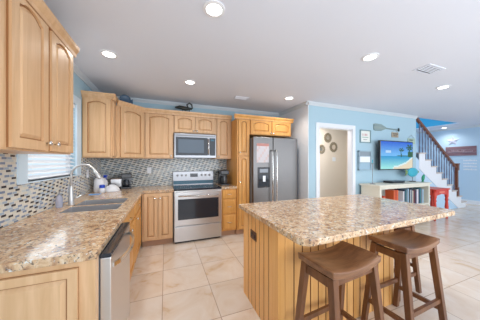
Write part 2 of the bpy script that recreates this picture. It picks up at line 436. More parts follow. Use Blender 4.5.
def cab(name, label, cat, loc, rz, w, h, d, wood='maple', doors=(), drawers=(), crownl=False, toe=False, group=None, side_panel=False, cextra=(0, 0), hollow=False):
    t = thing(name, label, cat, loc, rz, group)
    z0 = 0.1 if toe else 0
    if hollow:
        bm = MB(); bx(bm, 0, w, 0, 0.02, z0, h); bx(bm, 0, 0.018, 0.02, d, z0, h); bx(bm, w-0.018, w, 0.02, d, z0, h); bx(bm, 0.018, w-0.018, 0.02, d, z0, z0+0.018)
        obj('cabinet_body', bm, wood, t)
    else: pbox('cabinet_body', wood, t, 0, w, 0, d, z0, h)
    if toe: pbox('toe_kick', 'toe', t, 0.0, w, 0.05, d, 0, 0.1)
    for (x0, x1, za, zb, rise, kn) in doors:
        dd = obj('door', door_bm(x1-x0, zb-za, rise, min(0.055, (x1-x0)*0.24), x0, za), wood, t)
        if kn: knob(dd, *kn)
    for (x0, x1, za, zb, panel) in drawers:
        bm = MB(); bx(bm, x0, x1, -0.02, 0, za, zb)
        if panel: loft(bm, [[(x0+0.02, -0.02, za+0.02), (x1-0.02, -0.02, za+0.02), (x1-0.02, -0.02, zb-0.02), (x0+0.02, -0.02, zb-0.02)],
                            [(x0+0.03, -0.026, za+0.03), (x1-0.03, -0.026, za+0.03), (x1-0.03, -0.026, zb-0.03), (x0+0.03, -0.026, zb-0.03)]])
        dr = obj('drawer', bm, wood, t, 0.003)
        bm = MB(); cx = (x0+x1)/2; zc = (za+zb)/2
        tube(bm, [(cx-0.045, -0.02, zc), (cx-0.04, -0.042, zc), (cx, -0.048, zc), (cx+0.04, -0.042, zc), (cx+0.045, -0.02, zc)], 0.004, 6)
        obj('handle', bm, 'chrome', dr, smooth=True)
    if crownl:
        prof = [(0.0, -0.012), (-0.022, -0.012), (-0.026, 0.015), (-0.044, 0.045), (-0.048, 0.070), (0.0, 0.070)]
        bm = MB(); prism(bm, [(-cextra[0], a, h+b) for a, b in prof], (w+cextra[0]+cextra[1], 0, 0))
        obj('crown', bm, wood, t)
        pbox('crown_bead', 'wood_glaze', t, -cextra[0]*0.5, w+cextra[1]*0.4, -0.025, 0, h-0.019, h-0.012)
    return t
UB, UT = 1.432, 2.235
# left wall upper, faces +X
H = 2.278-UB; LW = 1.235
c = cab('upper_cabinet', 'large light maple upper cabinet with arched doors nearest the viewer above the left counter', 'cabinet', (-0.74, 0.79, UB), PI/2, LW, H, 0.325,
        doors=[(0.02, 0.478, 0.012, H-0.004, 0.045, None), (0.53, 0.858, 0.012, H-0.004, 0.045, (0.83, 0.06)), (0.90, 1.225, 0.012, H-0.004, 0.045, (0.93, 0.06))], crownl=True, cextra=(0, 0.045))
prof = [(0.0, -0.012), (0.016, -0.012), (0.020, 0.015), (0.042, 0.045), (0.046, 0.070), (0.0, 0.070)]
bm = MB(); prism(bm, [(LW+a, 0, H+b) for a, b in prof], (0, 0.325, 0)); obj('crown', bm, 'maple', c)
# end cabinet on the left wall: end panel faces the viewer
EX, EY = -0.72, 3.27
t = thing('upper_cabinet', 'light maple upper cabinet whose arched end panel faces the viewer beside the window', 'cabinet', (WX+0.001, EY, UB))
wd = EX-WX; Hh = UT-UB+0.035
pbox('cabinet_body', 'maple', t, 0, wd, 0, 0.17, 0, Hh)
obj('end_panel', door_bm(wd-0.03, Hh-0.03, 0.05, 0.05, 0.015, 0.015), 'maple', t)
bm = MB(); bx(bm, wd, wd+0.018, 0.02, 0.16, 0.02, Hh-0.02); obj('filler_panel', bm, 'maple', t, 0.004)
bm = MB(); prism(bm, [(0, -a, Hh+b) for a, b in prof], (wd+0.05, 0, 0)); prism(bm, [(wd+a, -0.05, Hh+b) for a, b in prof], (0, 0.24, 0)); obj('crown', bm, 'maple', t)
# diagonal corner cabinet: from B to Cc at 45 degrees
Cc = Vector((-0.35, 3.765)); L = 0.45
Bb = Cc-Vector((L*0.7071, L*0.7071))
Hh = UT-UB
t = thing('corner_cabinet', 'light maple corner upper cabinet with one arched door set at an angle', 'cabinet', (Bb.x, Bb.y, UB), PI/4)
bm = MB(); prism(bm, [(0, 0, 0), (L, 0, 0), (L+0.235, 0.235, 0), (L-0.22, 0.69, 0), (-0.255, 0.23, 0)], (0, 0, Hh)); obj('cabinet_body', bm, 'maple', t)
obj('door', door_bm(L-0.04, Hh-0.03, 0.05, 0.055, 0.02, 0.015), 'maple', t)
bm = MB(); prism(bm, [(-0.03, -a, Hh+b) for a, b in prof], (L+0.06, 0, 0)); obj('crown', bm, 'maple', t)
FY = 3.765; D = BY-FY-0.002
cab('upper_cabinet', 'light maple single door upper cabinet left of the microwave', 'cabinet', (-0.35, FY, UB), 0, 0.485, Hh, D, doors=[(0.03, 0.465, 0.015, Hh-0.015, 0.05, (0.44, 0.05))], crownl=True)
cab('upper_cabinet', 'short maple two door upper cabinet directly over the microwave', 'cabinet', (0.136, FY, 1.91), 0, 0.782, UT-1.91, D, doors=[(0.02, 0.385, 0.012, UT-1.91-0.012, 0.035, (0.36, 0.04)), (0.397, 0.762, 0.012, UT-1.91-0.012, 0.035, (0.42, 0.04))], crownl=True)
cab('upper_cabinet', 'narrow light maple upper cabinet between the microwave and the pantry', 'cabinet', (0.919, FY, UB), 0, 0.33, Hh, D, doors=[(0.03, 0.30, 0.015, Hh-0.015, 0.045, (0.06, 0.05))], crownl=True)
# pantry
PY = 3.42; PT = 2.19
cab('pantry_cabinet', 'tall narrow maple pantry cabinet between the drawers and the refrigerator', 'cabinet', (1.25, PY, 0), 0, 0.25, PT, BY-PY-0.002, 'maple_warm',
    doors=[(0.025, 0.235, 1.50, PT-0.02, 0.03, (0.045, 1.55)), (0.025, 0.235, 0.12, 1.47, 0.03, (0.045, 1.0))], crownl=True, toe=True, cextra=(0.06, 0))
cab('upper_cabinet', 'warm maple two door cabinet over the refrigerator', 'cabinet', (1.501, PY, 1.90), 0, 0.94, PT-1.90, BY-PY-0.002, 'maple_warm',
    doors=[(0.02, 0.465, 0.012, PT-1.90-0.015, 0.035, (0.45, 0.04)), (0.485, 0.92, 0.012, PT-1.90-0.015, 0.035, (0.51, 0.04))], crownl=True, cextra=(0, 0.04))
# base cabinets
BF = 3.45; BT = 0.872
cab('base_cabinet', 'light maple two door base cabinet left of the range', 'cabinet', (-0.352, BF, 0), 0, 0.468, BT, BY-BF-0.002,
    doors=[(0.03, 0.232, 0.12, BT-0.01, 0, (0.2, 0.78)), (0.245, 0.45, 0.12, BT-0.01, 0, (0.27, 0.78))], toe=True)
cab('drawer_cabinet', 'warm maple three drawer base cabinet right of the range', 'cabinet', (0.955, BF, 0), 0, 0.293, BT, BY-BF-0.002, 'maple_warm',
    drawers=[(0.02, 0.275, 0.70, BT-0.015, False), (0.02, 0.275, 0.42, 0.685, True), (0.02, 0.275, 0.12, 0.405, True)], toe=True)
BX = -0.37
cab('base_cabinet', 'maple sink base cabinet along the left wall behind the dishwasher', 'cabinet', (BX, 1.872, 0), PI/2, 1.57, BT, BX-WX-0.002, 'maple_warm',
    doors=[(0.03, 0.40, 0.12, 0.69, 0, (0.37, 0.65)), (0.42, 0.79, 0.12, 0.69, 0, (0.45, 0.65)), (0.85, 1.45, 0.12, 0.69, 0, (0.9, 0.65))],
    drawers=[(0.03, 0.79, 0.71, BT-0.012, False), (0.85, 1.45, 0.71, BT-0.012, False)], toe=True, hollow=True)
# end panel of the left run, faces the viewer
t = thing('end_cabinet', 'light maple panelled end of the left counter run facing the viewer', 'cabinet', (WX+0.002, 1.205, 0))
ew = -0.335-WX-0.004
pbox('cabinet_body', 'maple', t, 0, ew, 0, 0.05, 0, BT)
obj('end_panel', door_bm(0.642, 0.744, 0, 0.04, 0.02, 0.10), 'maple', t)

# ------------------------------------------------------------ countertops
CT0, CT1 = 0.872, 0.914
SXa, SXb, SYa, SYb, SYm = -0.90, -0.44, 2.2, 2.86, 2.5
xs = [WX+0.009, SXa, SXb, -0.33, 0.128]; ys = [1.19, SYa, SYm-0.012, SYm+0.012, SYb, 3.425, BY-0.009]
def keep(i, j):
    if i == 3: return j == 5
    if i == 1 and j in (1, 3): return False
    return True
bm = MB(); plate(bm, xs, ys, keep, CT0, CT1)
tag(obj('kitchen_countertop', bm, 'granite', bevel=0.004), 'speckled tan granite countertop of the left run holding the sink', 'countertop')
bm = MB(); bx(bm, 0.952, 1.249, 3.425, BY-0.009, CT0, CT1)
tag(obj('kitchen_countertop', bm, 'granite', bevel=0.004), 'small piece of granite countertop under the coffee maker right of the range', 'countertop')
# sink
t = thing('kitchen_sink', 'double bowl stainless steel sink set under the granite by the window', 'sink', (0, 0, 0.70))
for (a, b) in ((SYa, SYm-0.012), (SYm+0.012, SYb)):
    bm = MB(); r = 0.012; x0, x1 = SXa-0.0, SXb+0.0; h = 0.172-0.004
    h = 0.209
    loft(bm, [[(x0+0.0045, a+0.0045, h), (x1-0.0045, a+0.0045, h), (x1-0.0045, b-0.0045, h), (x0+0.0045, b-0.0045, h)],
              [(x0+0.005, a+0.005, 0), (x1-0.005, a+0.005, 0), (x1-0.005, b-0.005, 0), (x0+0.005, b-0.005, 0)]], cap=False)
    vs = [v for v in bm.verts if v.co.z < 0.001]; bm.faces.new(vs)
    o = obj('bowl', bm, 'sinksteel', t)
    s = o.modifiers.new('solid', 'SOLIDIFY'); s.thickness = 0.003; s.offset = 1
    bm = MB(); lathe(bm, [(0.04, 0.004), (0.04, 0.007), (0.03, 0.009), (0.003, 0.006)], (x0+x1)/2, (a+b)/2, 0, 16); obj('drain', bm, 'chrome', o)
# faucet
t = thing('kitchen_faucet', 'brushed gooseneck faucet rising behind the sink', 'faucet', (-0.935, 2.57, 0.914))
bm = MB(); lathe(bm, [(0.032, 0), (0.032, 0.008), (0.026, 0.014), (0.025, 0.08), (0.02, 0.12), (0.016, 0.18), (0.015, 0.2)], n=18); obj('base', bm, 'brushed', t, smooth=True)
pts = [(0, 0, 0.19), (0, 0, 0.31)]
for i in range(1, 15):
    a = PI*i/14*0.86; r = 0.115; pts.append((r-r*math.cos(a), -0.03*i/14, 0.31+r*math.sin(a)))
bm = MB(); tube(bm, pts, 0.0125, 12); obj('spout', bm, 'brushed', t, smooth=True)
e = Vector(pts[-1]); d = (Vector(pts[-1])-Vector(pts[-2])).normalized()
bm = MB(); tube(bm, [e-d*0.01, e+d*0.03, e+d*0.09, e+d*0.10], [0.0135, 0.017, 0.019, 0.012], 12); obj('spray_head', bm, 'brushed', t, smooth=True)
bm = MB(); tube(bm, [(0.02, 0, 0.07), (0.05, 0.015, 0.075), (0.10, 0.03, 0.11)], [0.01, 0.008, 0.006], 8); obj('handle', bm, 'chrome', t, smooth=True)
# soap bottle
t = thing('soap_dispenser', 'clear soap bottle with a pump left of the faucet', 'soap dispenser', (-0.99, 2.46, 0.914))
bm = MB(); lathe(bm, [(0.025, 0), (0.028, 0.006), (0.028, 0.10), (0.02, 0.12), (0.012, 0.128)], n=16); obj('bottle', bm, 'glassclear', t, smooth=True)
bm = MB(); lathe(bm, [(0.013, 0.126), (0.013, 0.14), (0.005, 0.142), (0.005, 0.165)], n=12); tube(bm, [(0, 0, 0.165), (0.035, -0.01, 0.163)], 0.005, 6); obj('pump', bm, 'grey', t, smooth=True)

# counter bottles near the corner
def bottle(loc, prof, m, cap=None, label='', name='bottle', cat='bottle', capm='bluecap', band=None):
    t = thing(name, label, cat, loc)
    bm = MB(); lathe(bm, prof, n=18); obj('bottle_body', bm, m, t, smooth=True)
    if cap: bm = MB(); lathe(bm, cap, n=14); obj('cap', bm, capm, t)
    if band: bm = MB(); lathe(bm, band, n=18); obj('label_band', bm, 'bluecap', t)
    return t
bottle((-0.945, 3.55, 0.914), [(0.065, 0), (0.07, 0.01), (0.068, 0.17), (0.045, 0.215), (0.025, 0.225), (0.024, 0.235)], 'white', [(0.024, 0.235), (0.024, 0.255), (0.018, 0.262)], 'large white bottle standing nearest the window behind the sink', capm='white')
bottle((-0.875, 3.42, 0.914), [(0.03, 0), (0.036, 0.01), (0.036, 0.06), (0.02, 0.085), (0.016, 0.09)], 'white', [(0.035, 0.075), (0.035, 0.115), (0.02, 0.12)], 'short white tub with a wide blue lid in front of the large white bottle')
t = bottle((-0.92, 3.72, 0.914), [(0.04, 0), (0.045, 0.01), (0.045, 0.14), (0.02, 0.18), (0.016, 0.2)], 'white', None, 'white spray bottle with a blue trigger beside the toaster', name='spray_bottle')
bm = MB(); bx(bm, -0.012, 0.03, -0.014, 0.014, 0.205, 0.245); bx(bm, 0.028, 0.045, -0.008, 0.008, 0.225, 0.24); bx(bm, 0.02, 0.028, -0.006, 0.006, 0.16, 0.21); obj('trigger', bm, 'bluecap', t, 0.003)
t = thing('mixing_bowl', 'white bowl resting upside down on the counter before the toaster', 'bowl', (-0.785, 3.58, 0.914))
bm = MB(); lathe(bm, [(0.11, 0), (0.112, 0.006), (0.10, 0.04), (0.07, 0.08), (0.04, 0.095), (0.04, 0.103), (0.003, 0.1)], n=24); obj('bowl', bm, 'white', t, smooth=True)
pb = pbox('dish_cloth', mat('cloth_blue', sr(120, 170, 225), 0.8), None, -0.99, -0.86, 3.24, 3.32, 0.914, 0.922, bevel=0.003); tag(pb, 'folded pale blue dish cloth lying behind the sink', 'cloth')
# toaster
t = thing('toaster', 'silver toaster with dark ends on the back counter corner', 'toaster', (-0.80, 3.92, 0.914), math.radians(8))
pbox('base', 'black', t, -0.10, 0.10, -0.08, 0.08, 0, 0.02)
bm = MB(); bx(bm, -0.09, 0.09, -0.075, 0.075, 0.02, 0.18); obj('shell', bm, 'steel', t, 0.02)
bm = MB(); bx(bm, -0.07, 0.07, -0.04, -0.015, 0.178, 0.183); bx(bm, -0.07, 0.07, 0.015, 0.04, 0.178, 0.183); obj('slot', bm, 'black', t)
bm = MB(); bx(bm, -0.055, -0.03, -0.082, -0.074, 0.05, 0.08); obj('lever', bm, 'black', t)
# black coffee machine at corner
t = thing('coffee_maker', 'black coffee maker in the corner right of the toaster', 'coffee maker', (-0.64, 3.90, 0.914), math.radians(10))
pbox('base', 'black', t, -0.08, 0.08, -0.11, 0.11, 0, 0.03, bevel=0.005)
pbox('water_tank', 'grey', t, -0.08, 0.08, 0.03, 0.11, 0.03, 0.24, bevel=0.006)
pbox('brew_head', 'black', t, -0.08, 0.08, -0.10, 0.11, 0.18, 0.255, bevel=0.01)
bm = MB(); lathe(bm, [(0.045, 0.032), (0.055, 0.05), (0.055, 0.10), (0.04, 0.14), (0.042, 0.15)], 0, -0.04, 0, 16); cf = obj('carafe', bm, 'blackglass', t, smooth=True)
bm = MB(); tube(bm, [(0.05, -0.06, 0.13), (0.09, -0.085, 0.12), (0.09, -0.085, 0.07), (0.055, -0.06, 0.06)], 0.006, 6); obj('handle', bm, 'black', cf)
# coffee maker right of range
t = thing('coffee_maker', 'black drip coffee maker with glass carafe right of the range', 'coffee maker', (1.09, 3.78, 0.914))
pbox('base', 'black', t, -0.085, 0.085, -0.12, 0.12, 0, 0.03, bevel=0.005)
pbox('water_tank', 'black', t, -0.085, 0.085, 0.03, 0.12, 0.03, 0.27, bevel=0.006)
pbox('brew_head', 'black', t, -0.085, 0.085, -0.11, 0.12, 0.21, 0.29, bevel=0.012)
bm = MB(); lathe(bm, [(0.045, 0.032), (0.062, 0.055), (0.062, 0.12), (0.042, 0.165), (0.046, 0.18)], 0, -0.04, 0, 16); cf = obj('carafe', bm, mat('carafe_glass', (0.12, 0.13, 0.14), 0.05, 0.3), t, smooth=True)
bm = MB(); tube(bm, [(-0.03, -0.09, 0.16), (-0.05, -0.13, 0.15), (-0.05, -0.13, 0.09), (-0.035, -0.095, 0.07)], 0.007, 6); obj('handle', bm, 'black', cf)
# outlets
def outlet(loc, rz, label, m='white', toggles=2, w_=0.07, h_=0.115, group=None):
    t = thing('wall_outlet', label, 'outlet', loc, rz, group)
    pbox('cover_plate', m, t, -w_/2, w_/2, -0.006, 0, -h_/2, h_/2, bevel=0.002)
    for s in (-1, 1):
        pbox('socket', 'grey' if m != 'white' else 'trimwhite', t, -0.016, 0.016, -0.009, -0.006, s*0.028-0.014, s*0.028+0.014)
outlet((-0.29, BY-0.008, 1.21), 0, 'white outlet plate on the back mosaic between counter corner and range')
outlet((WX+0.008, 3.45, 1.20), PI/2, 'white outlet plate on the left mosaic beneath the angled view end cabinet')

# ------------------------------------------------------------ dishwasher
t = thing('dishwasher', 'stainless dishwasher with a bowed handle set in the left counter run', 'dishwasher', (-0.335, 1.258, 0), PI/2)
pbox('cabinet_body', 'grey', t, 0, 0.61, 0.002, 0.6, 0.1, 0.868)
pbox('toe_kick', 'black', t, 0, 0.61, 0.05, 0.5, 0, 0.1)
dd = pbox('door', mat('stainless_bright', (0.74, 0.72, 0.71), 0.3, 1.0), t, 0.003, 0.607, -0.055, 0, 0.11, 0.845, bevel=0.006)
pbox('control_panel', 'blackglass', t, 0.003, 0.607, -0.054, 0, 0.8455, 0.866, bevel=0.003)
bm = MB(); pts = []
for i in range(15):
    k = i/14; pts.append((0.04+0.53*k, -0.055-0.06*math.sin(PI*k)**0.6, 0.785))
rings = []
for p in pts: rings.append([(p[0], p[1]-0.007, p[2]-0.012), (p[0], p[1]+0.007, p[2]-0.012), (p[0], p[1]+0.007, p[2]+0.012), (p[0], p[1]-0.007, p[2]+0.012)])
loft(bm, rings); obj('handle', bm, 'chrome', dd, smooth=False)

# ------------------------------------------------------------ range
RX0, RXW, RF = 0.133, 0.812, 3.42
t = thing('kitchen_range', 'stainless freestanding electric range with black glass oven door', 'range', (RX0, RF, 0))
pbox('range_body', 'steel', t, 0, RXW, 0.01, 0.64, 0.03, 0.9)
pbox('toe_base', 'black', t, 0.02, RXW-0.02, 0.03, 0.6, 0, 0.03)
ct = pbox('cooktop', 'blackglass', t, 0, RXW, -0.018, 0.60, 0.887, 0.918, bevel=0.003)
pbox('cooktop_lip', 'steel', t, 0, RXW, -0.022, -0.012, 0.866, 0.886, bevel=0.003)
for (x, y, r) in ((0.2, 0.15, 0.10), (0.6, 0.15, 0.08), (0.2, 0.42, 0.075), (0.6, 0.42, 0.10)):
    bm = MB(); n = 24
    loft(bm, [[(x+rr*math.cos(2*PI*i/n), y+rr*math.sin(2*PI*i/n), zz) for i in range(n)] for rr, zz in ((r, 0.918), (r, 0.9186), (r-0.004, 0.9186), (r-0.004, 0.918))], cap=False)
    obj('burner_ring', bm, 'grey', ct)
bg = pbox('backguard', 'steel_mw', t, 0, RXW, 0.60, 0.665, 0.9, 1.185, bevel=0.006)
pbox('vent_strip', 'strip', bg, 0.01, RXW-0.01, 0.592, 0.60, 0.93, 1.0)
pbox('display', 'blackglass', bg, 0.33, 0.48, 0.593, 0.60, 1.07, 1.14)
for x in (0.09, 0.17, 0.25, 0.56, 0.64, 0.72):
    bm = MB(); lathe(bm, [(0.022, 0), (0.02, 0.02), (0.018, 0.024), (0.002, 0.025)], x, 0.60, 1.105, 14, 'y'); obj('knob', bm, 'steel_dark', bg)
dd = pbox('oven_door', 'steel', t, 0.005, RXW-0.005, -0.03, 0.01, 0.30, 0.862, bevel=0.006)
pbox('oven_window', 'blackglass', dd, 0.06, RXW-0.06, -0.033, -0.03, 0.40, 0.745)
bm = MB(); tube(bm, [(0.07, -0.03, 0.80), (0.07, -0.07, 0.80), (RXW-0.07, -0.07, 0.80), (RXW-0.07, -0.03, 0.80)], 0.011, 8); obj('handle', bm, 'chrome', dd, smooth=True)
pbox('storage_drawer', 'steel', t, 0.005, RXW-0.005, -0.025, 0.01, 0.035, 0.285, bevel=0.006)

# microwave
MZ = 1.448
t = thing('microwave', 'stainless over the range microwave with dark glass door', 'microwave', (0.145, 3.69, MZ))
mw, mh = 0.77, 0.445
pbox('microwave_body', 'steel_mw', t, 0, mw, 0.0, BY-3.69-0.01, 0, mh, bevel=0.004)
pbox('vent_grille', 'steel_dark', t, 0.02, mw-0.02, -0.006, 0, mh-0.045, mh-0.03)
dd = pbox('door', 'blackglass', t, 0.03, 0.60, -0.022, 0, 0.045, mh-0.07, bevel=0.004)
pbox('window', mat('mw_window', (0.05, 0.08, 0.12), 0.05, spec=0.6), dd, 0.07, 0.53, -0.024, -0.022, 0.09, mh-0.11)
bm = MB(); tube(bm, [(0.615, -0.0, 0.06), (0.615, -0.045, 0.07), (0.615, -0.045, mh-0.1), (0.615, 0, mh-0.09)], 0.011, 8); obj('handle', bm, 'chrome', t, smooth=True)
cp = pbox('control_panel', 'blackglass', t, 0.645, mw-0.02, -0.02, 0, 0.045, mh-0.07, bevel=0.003)
pbox('display', 'strip', cp, 0.66, 0.73, -0.022, -0.02, mh-0.125, mh-0.09)

# ------------------------------------------------------------ refrigerator
FX, FYf, FW, FH = 1.52, 3.29, 0.985, 1.845
t = thing('refrigerator', 'stainless side by side refrigerator with an ice dispenser', 'refrigerator', (FX, FYf, 0))
pbox('fridge_body', 'grey', t, 0.0, FW, 0.07, 0.78, 0.03, FH-0.02)
pbox('toe_grille', 'black', t, 0.02, FW-0.02, 0.06, 0.4, 0, 0.06)
split = 0.425
for (a, b, hx, n) in ((0.0, split-0.004, split-0.045, 0), (split+0.004, FW, split+0.045, 1)):
    dd = pbox('door', 'steel_dark', t, a, b, 0, 0.07, 0.07, FH, bevel=0.012)
    bm = MB(); sgn = -1 if n == 0 else 1
    pts = [(hx, 0.0, 0.55), (hx, -0.05, 0.58)]+[(hx, -0.055-0.012*math.sin(PI*i/8), 0.6+0.95*i/8) for i in range(9)]+[(hx, -0.05, 1.57), (hx, 0, 1.60)]
    tube(bm, pts, 0.0125, 8); obj('handle', bm, 'chrome', dd, smooth=True)
    if n == 0:
        dp = pbox('dispenser', 'black', dd, 0.09, 0.345, -0.006, 0, 0.885, 1.27, bevel=0.004)
        pbox('dispenser_recess', 'blackglass', dp, 0.12, 0.315, -0.010, -0.006, 0.92, 1.13)
        pbox('dispenser_paddle', 'steel', dp, 0.19, 0.245, -0.022, -0.010, 1.0, 1.11)
        pbox('dispenser_display', mat('disp_grey', (0.3, 0.33, 0.38), 0.3), dp, 0.13, 0.305, -0.010, -0.006, 1.17, 1.24)
# printed calendar sheet on fridge
def print_panel(name, w, h, nx, nz, fn, parent=None, m='colprint', loc=None, rz=0, th=0.002):
    bm = MB(); V = [[bm.verts.new((w*i/nx, -th, h*j/nz)) for j in range(nz+1)] for i in range(nx+1)]
    lay = bm.loops.layers.float_color.new('Col')
    for i in range(nx):
        for j in range(nz):
            f = bm.faces.new((V[i][j], V[i+1][j], V[i+1][j+1], V[i][j+1])); c = fn((i+0.5)/nx, (j+0.5)/nz)
            for l in f.loops: l[lay] = (*c, 1)
    b = [bm.verts.new(p) for p in ((0, 0, 0), (w, 0, 0), (w, 0, h), (0, 0, h))]
    fs = [bm.faces.new(b[::-1])]
    ring = [[V[i][0] for i in range(nx+1)], [V[nx][j] for j in range(nz+1)], [V[i][nz] for i in range(nx, -1, -1)], [V[0][j] for j in range(nz, -1, -1)]]
    for k in range(4):
        fs.append(bm.faces.new(ring[k][::-1]+[b[k], b[(k+1) % 4]]))
    c = fn(0.5, 0.02)
    for f in fs:
        for l in f.loops: l[lay] = (*c, 1)
    o = obj(name, bm, m, parent)
    if loc: o.location = loc
    o.rotation_euler = (0, 0, rz)
    return o
def cal(u, v):
    if v > 0.86: return sr(186, 132, 124)
    if abs((u*7) % 1-0.5) > 0.40 or abs((v*7) % 1-0.5) > 0.42: return sr(170, 160, 170)
    return sr(206, 202, 206) if (int(u*7)*3+int(v*7)*5) % 4 else sr(206, 188, 186)
tag(print_panel('calendar_sheet', 0.26, 0.36, 21, 21, cal, loc=(FX+0.07, FYf-0.0, 1.36)), 'printed calendar sheet stuck to the freezer door above the dispenser', 'calendar')

# ------------------------------------------------------------ island
IX0, IX1, IY0, IY1 = 0.772, 2.06, 1.235, 1.91
GX0, GX1, GY0, GY1 = 0.742, 2.57, 0.93, 1.985
t = thing('kitchen_island', 'kitchen island base clad in honey maple beadboard', 'island', (IX0, IY0, 0))
w_, d_ = IX1-IX0, IY1-IY0
pbox('island_core', 'maple_island', t, 0.012, w_-0.012, 0.012, d_-0.012, 0, 0.862)
def bead(length, p=0.078, base=0.0):
    pts = []; n = max(1, round(length/p)); p = length/n
    for i in range(n):
        a = i*p; pts += [(a+0.005, 0), (a+p-0.005, 0), (a+p-0.0025, 0.008), (a+p+0.0025, 0.008)]
    pts = [(0.0, 0)]+pts[1:-2]+[(length, 0)]
    return pts
def bead_panel(name, length, org, ux, un, z0, z1):
    bm = MB(); pr = bead(length); ux, un, org = Vector(ux), Vector(un), Vector(org)
    front = [org+ux*a+un*b for a, b in pr]; poly = front+[org+ux*length+un*0.011, org+un*0.011]
    prism(bm, [tuple(p+Vector((0, 0, z0))) for p in poly], (0, 0, z1-z0))
    bm.faces.ensure_lookup_table()
    for i in range(len(front)-1):
        if pr[i][1] > 0 or pr[i+1][1] > 0: bm.faces[2+i].material_index = 1
    o = obj(name, bm, 'maple_island', t); o.data.materials.append(M['groove']); return o
bead_panel('beadboard_front', w_-0.12, (0.06, 0, 0), (1, 0, 0), (0, 1, 0), 0, 0.87)
bead_panel('beadboard_end', d_-0.10, (0, d_-0.04, 0), (0, -1, 0), (1, 0, 0), 0, 0.87)
bead_panel('beadboard_end', d_-0.10, (w_, 0.06, 0), (0, 1, 0), (-1, 0, 0), 0, 0.87)
for (x, y) in ((-0.004, -0.004), (w_-0.056, -0.004)): pbox('corner_post', 'maple_island', t, x, x+0.06, y, y+0.06, 0, 0.87, bevel=0.004)
pbox('corner_post', 'maple_island', t, -0.003, 0.04, d_-0.04, d_+0.0, 0, 0.87, bevel=0.004)
pbox('back_panel', 'maple_island', t, 0.04, w_, d_-0.012, d_, 0, 0.87)
outl = thing('wall_outlet', 'brown bronze outlet plate on the beadboard end of the island', 'outlet', (IX0-0.001, 1.66, 0.685), -PI/2)
pbox('cover_plate', 'bronze', outl, -0.062, 0.062, -0.006, 0, -0.04, 0.04, bevel=0.002)
for s in (-1, 1): pbox('socket', 'black', outl, s*0.028-0.014, s*0.028+0.014, -0.009, -0.006, -0.017, 0.017)
bm = MB(); prism(bm, [(GX0, GY0+0.045, 0.872), (GX0+0.015, GY0+0.015, 0.872), (GX0+0.05, GY0-0.012, 0.872), (GX0+0.08, GY0-0.015, 0.872), (GX1-0.05, GY0+0.05, 0.872), (GX1, GY0+0.09, 0.872), (GX1, GY1, 0.872), (GX0, GY1, 0.872)], (0, 0, 0.042))
tag(obj('island_countertop', bm, 'granite', bevel=0.006), 'wide speckled tan granite countertop on the kitchen island', 'countertop')

# ------------------------------------------------------------ stools
def make_stool(label, group):
    t = thing('bar_stool', label, 'stool', (0, 0, 0), 0, group)
    hx, hy, zt, th = 0.236, 0.146, 0.732, 0.042
    bm = MB(); nx, ny = 18, 8
    def zz(u, v):
        return 0.028*abs(u)**2.2 - 0.008*(1-v*v)*(1-u*u)
    T = [[bm.verts.new((hx*u*(1-0.03*v*v), hy*v*(1-0.02*u*u), zt+zz(u, v)-0.006*max(abs(u)**12, abs(v)**12))) for v in [(-1+2*j/ny) for j in range(ny+1)]] for u in [(-1+2*i/nx) for i in range(nx+1)]]
    Bt = [[bm.verts.new((v.co.x*0.985, v.co.y*0.97, v.co.z-th)) for v in r] for r in T]
    for i in range(nx):
        for j in range(ny):
            bm.faces.new((T[i][j], T[i+1][j], T[i+1][j+1], T[i][j+1])); bm.faces.new((Bt[i][j], Bt[i][j+1], Bt[i+1][j+1], Bt[i+1][j]))
    for i in range(nx):
        bm.faces.new((T[i][0], Bt[i][0], Bt[i+1][0], T[i+1][0])); bm.faces.new((T[i][ny], T[i+1][ny], Bt[i+1][ny], Bt[i][ny]))
    for j in range(ny):
        bm.faces.new((T[0][j], T[0][j+1], Bt[0][j+1], Bt[0][j])); bm.faces.new((T[nx][j], Bt[nx][j], Bt[nx][j+1], T[nx][j+1]))
    obj('seat', bm, 'walnut', t, 0.006, smooth=False)
    top = lambda sx, sy: Vector((sx*0.19, sy*0.105, 0.70)); foot = lambda sx, sy: Vector((sx*0.225, sy*0.175, 0))
    for sx in (-1, 1):
        for sy in (-1, 1):
            bm = MB(); bar(bm, foot(sx, sy), top(sx, sy), 0.038, 0.038, 0.044, 0.044); obj('leg', bm, 'walnut_leg', t, 0.003)
    at = lambda sx, sy, z: foot(sx, sy).lerp(top(sx, sy), z/0.70)
    for sx in (-1, 1):
        bm = MB(); beam(bm, at(sx, -1, 0.66), at(sx, 1, 0.66), 0.022, 0.055); obj('apron', bm, 'walnut_leg', t)
        bm = MB(); beam(bm, at(sx, -1, 0.20), at(sx, 1, 0.20), 0.02, 0.034); obj('stretcher', bm, 'walnut_leg', t)
    for sy in (-1, 1):
        bm = MB(); beam(bm, at(-1, sy, 0.675), at(1, sy, 0.675), 0.022, 0.05); obj('apron', bm, 'walnut_leg', t)
        zz2 = 0.27
        bm = MB(); beam(bm, at(-1, sy, zz2), at(1, sy, zz2), 0.02, 0.034); obj('stretcher', bm, 'walnut_leg', t)
    return t
st = make_stool('dark walnut saddle stool at the near left corner of the island', 'saddle stools at the island')
st.location = (1.085, 0.985, 0); st.rotation_euler = (0, 0, math.radians(5))
dup(st, (1.835, 1.025, 0), math.radians(2), 'dark walnut saddle stool right of the nearest stool along the island front')
dup(st, (2.315, 1.47, 0), PI/2, 'dark walnut saddle stool tucked under the right end of the island')

